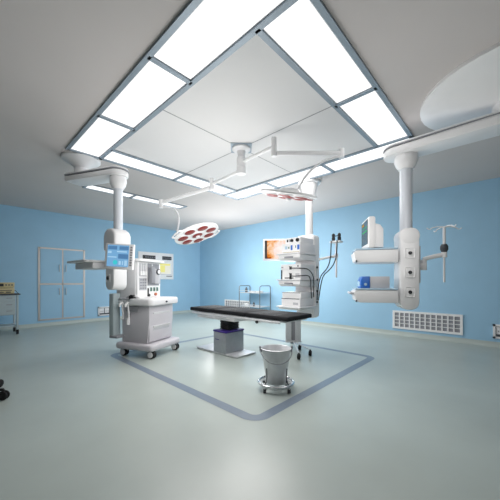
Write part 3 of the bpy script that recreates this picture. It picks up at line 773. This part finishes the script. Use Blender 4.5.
def dish(lab, x, y, z, r, h, m='dish', cat='dish', nm='instrument_dish'):
    o = MB().lathe([(0, .001), (r*.75, .001), (r, h), (r*.93, h), (r*.7, .008), (0, .008)], 24).build(nm, m, None, True, (x, y, z)); tag(o, lab, cat, 'dishes on the instrument trolley')
dish('shallow white dish in the middle of the upper trolley tray', 6.2, 5.72, .841, .1, .045)
dish('white dish at the right end of the upper trolley tray', 6.22, 5.46, .841, .13, .05)
dish('white dish at the left end of the lower trolley tray', 6.2, 5.98, .431, .09, .06)
o = MB().lathe([(0, .001), (.035, .001), (.04, .01), (.04, .1), (.018, .13), (.018, .16), (0, .16)], 20).build('bottle', 'dark', None, True, (6.12, 5.9, .841)); tag(o, 'small dark bottle on the upper trolley tray beside the left end rail', 'bottle')
o = MB().lathe([(0, .001), (.03, .001), (.032, .01), (.032, .09), (.014, .11), (.014, .13), (0, .13)], 20).build('bottle', 'dark', None, True, (6.15, 5.62, .431)); tag(o, 'small dark bottle on the lower trolley tray', 'bottle')

# ------------------------------------------------------------------ equipment cart at the left edge
ec = thing('equipment_cart', 'grey drawer cart with dark top at the left edge against the wall', 'cart', (.61, 8.28, 0))
MB().box(-.44, .44, -.27, .27, .87, .895, .006).build('top_board', 'dark', ec)
cb = MB().box(-.36, .36, -.235, .22, .43, .87, .006).build('drawer_case', 'trolley', ec)
for (za, zb) in ((.445, .575), (.583, .72), (.728, .86)):
    d = MB().box(-.35, .35, -.25, -.2355, za, zb, .004, 1).build('drawer', 'trolley', ec)
    MB().box(.2, .3, -.262, -.2505, za+.07, za+.085).build('drawer_pull', 'mid', d, False)
for sx in (-1, 1):
    for sy in (-1, 1): MB().box(sx*.39-.02, sx*.39+.02, sy*.225-.02, sy*.225+.02, .1, .87, .004, 1).build('post', 'trolley', ec)
MB().box(-.38, .38, -.22, .22, .17, .195, .004, 1).build('lower_shelf', 'trolley', ec)
for sx in (-1, 1):
    for sy in (-1, 1):
        x, y = sx*.39, sy*.225
        MB().cyl((x-.02, y, .05), (x+.02, y, .05), .05, n=20).cyl((x, y, .05), (x, y, .102), .014, n=10).build('caster', 'rubber', ec)
for (z, hh, lab, nm, w0, w1) in ((.896, .125, 'beige instrument box on the cart top, under a similar box', 'measuring_unit', -.14, .345), (1.022, .125, 'beige instrument box with black display, uppermost on the left cart', 'display_unit', -.14, .345)):
    u = thing(nm, lab, 'instrument', (.61, 8.28, z), 0, 'beige instruments on the left cart')
    MB().box(w0, w1, -.2, .15, .006, hh, .008).build('case', 'beige', u)
    MB().box(w0+.03, w1-.03, -.17, .12, 0, .0065).build('foot', 'black', u, False)
    if nm == 'display_unit':
        MB().box(-.12, .16, -.205, -.2005, .04, .1).build('display', 'black', u, False)
        for k in range(3): MB().cyl((.2+.05*k, -.2005, .07), (.2+.05*k, -.215, .07), .015, n=12).build('knob', 'dark', u)
    else:
        MB().box(-.1, .3, -.205, -.2005, .07, .085).build('slot', 'dark', u, False); MB().box(-.1, .16, -.205, -.2005, .03, .045).build('slot', 'dark', u, False)
        MB().box(.2, .28, -.205, -.2005, .025, .05).build('label_plate', 'dark', u, False)
o = MB().tube(bez((.962, 8.15, .97), (1.0, 8.12, .96), (.99, 8.12, .915), (1.03, 8.12, .903), 14), .006, 8).build('cable', 'black'); tag(o, 'short black cable trailing over the end of the left cart top', 'cable')

# ------------------------------------------------------------------ stool mostly outside the left edge
so = thing('rolling_stool', 'black rolling stool whose castors show at the bottom left edge', 'stool', (.025, 3.90, 0))
for k in range(5):
    a = R(72*k-36)
    x, y = math.cos(a), math.sin(a)
    MB().tube([(0, 0, .11), (.2*x, .2*y, .105), (.4*x, .4*y, .1)], .02, 10, r_end=.014).build('leg', 'black', so)
    MB().cyl((.4*x-.028*y, .4*y+.028*x, .045), (.4*x-.008*y, .4*y+.008*x, .045), .045, n=20, bev=.008).cyl((.4*x+.008*y, .4*y-.008*x, .045), (.4*x+.028*y, .4*y-.028*x, .045), .045, n=20, bev=.008).cyl((.4*x, .4*y, .04), (.4*x, .4*y, .1), .012, n=8).build('caster', 'rubber', so)
MB().cyl((0, 0, .08), (0, 0, .5), .025, n=16).build('post', 'chrome', so)
MB().lathe([(0, .5), (.14, .5), (.16, .52), (.16, .56), (.14, .58), (0, .585)], 32).build('seat', 'pad', so)

# ------------------------------------------------------------------ ceiling detector
sd = thing('smoke_detector', 'small grey ceiling detector right of the right steel column', 'detector', (4.64, 1.12, H))
MB().lathe([(0, -.0006), (.06, -.0006), (.06, -.02), (.045, -.035), (0, -.04)], 24).build('detector_base', 'plastic', sd)
MB().lathe([(0, -.0405), (.03, -.0405), (.026, -.055), (0, -.058)], 20).build('sensor_dome', 'grey', sd)

# ------------------------------------------------------------------ added soft fill lights, no fixtures
def fill_light(name, loc, power, radius):
    ld = bpy.data.lights.new(name, 'POINT'); ld.energy = power; ld.shadow_soft_size = radius; ld.color = (1, .975, .95); ld.specular_factor = .15
    lo = bpy.data.objects.new(name, ld); COL.objects.link(lo); lo.location = loc
fill_light('fill_light', (5.0, 3.9, 1.6), 58, .5)
fill_light('fill_light', (5.1, 5.9, 1.6), 80, .5)
fill_light('fill_light', (2.6, 2.35, 1.5), 32, .5)
fill_light('fill_light', (2.75, .7, 1.7), 15, .5)
fill_light('fill_light', (2.0, 2.75, 1.6), 30, .5)
fill_light('fill_light', (1.15, 2.8, 1.4), 5, .4)

# ------------------------------------------------------------------ world, camera, view
wd = bpy.data.worlds.new('world'); scene.world = wd; wd.use_nodes = True
wd.node_tree.nodes['Background'].inputs['Color'].default_value = (.6, .75, .9, 1)
wd.node_tree.nodes['Background'].inputs['Strength'].default_value = .05
cd = bpy.data.cameras.new('camera'); cam = bpy.data.objects.new('camera', cd); COL.objects.link(cam)
cam.location = CAM; cam.rotation_euler = (PI/2, 0, AZ-PI/2)
cd.sensor_width = 36; cd.sensor_fit = 'HORIZONTAL'; cd.lens = 36*280/500; cd.shift_y = 31.5/500
cd.clip_start = .02
scene.camera = cam
vs = scene.view_settings
vs.view_transform = 'Standard'; vs.look = 'None'; vs.exposure = 0.0; vs.gamma = 1; vs.use_curve_mapping = False
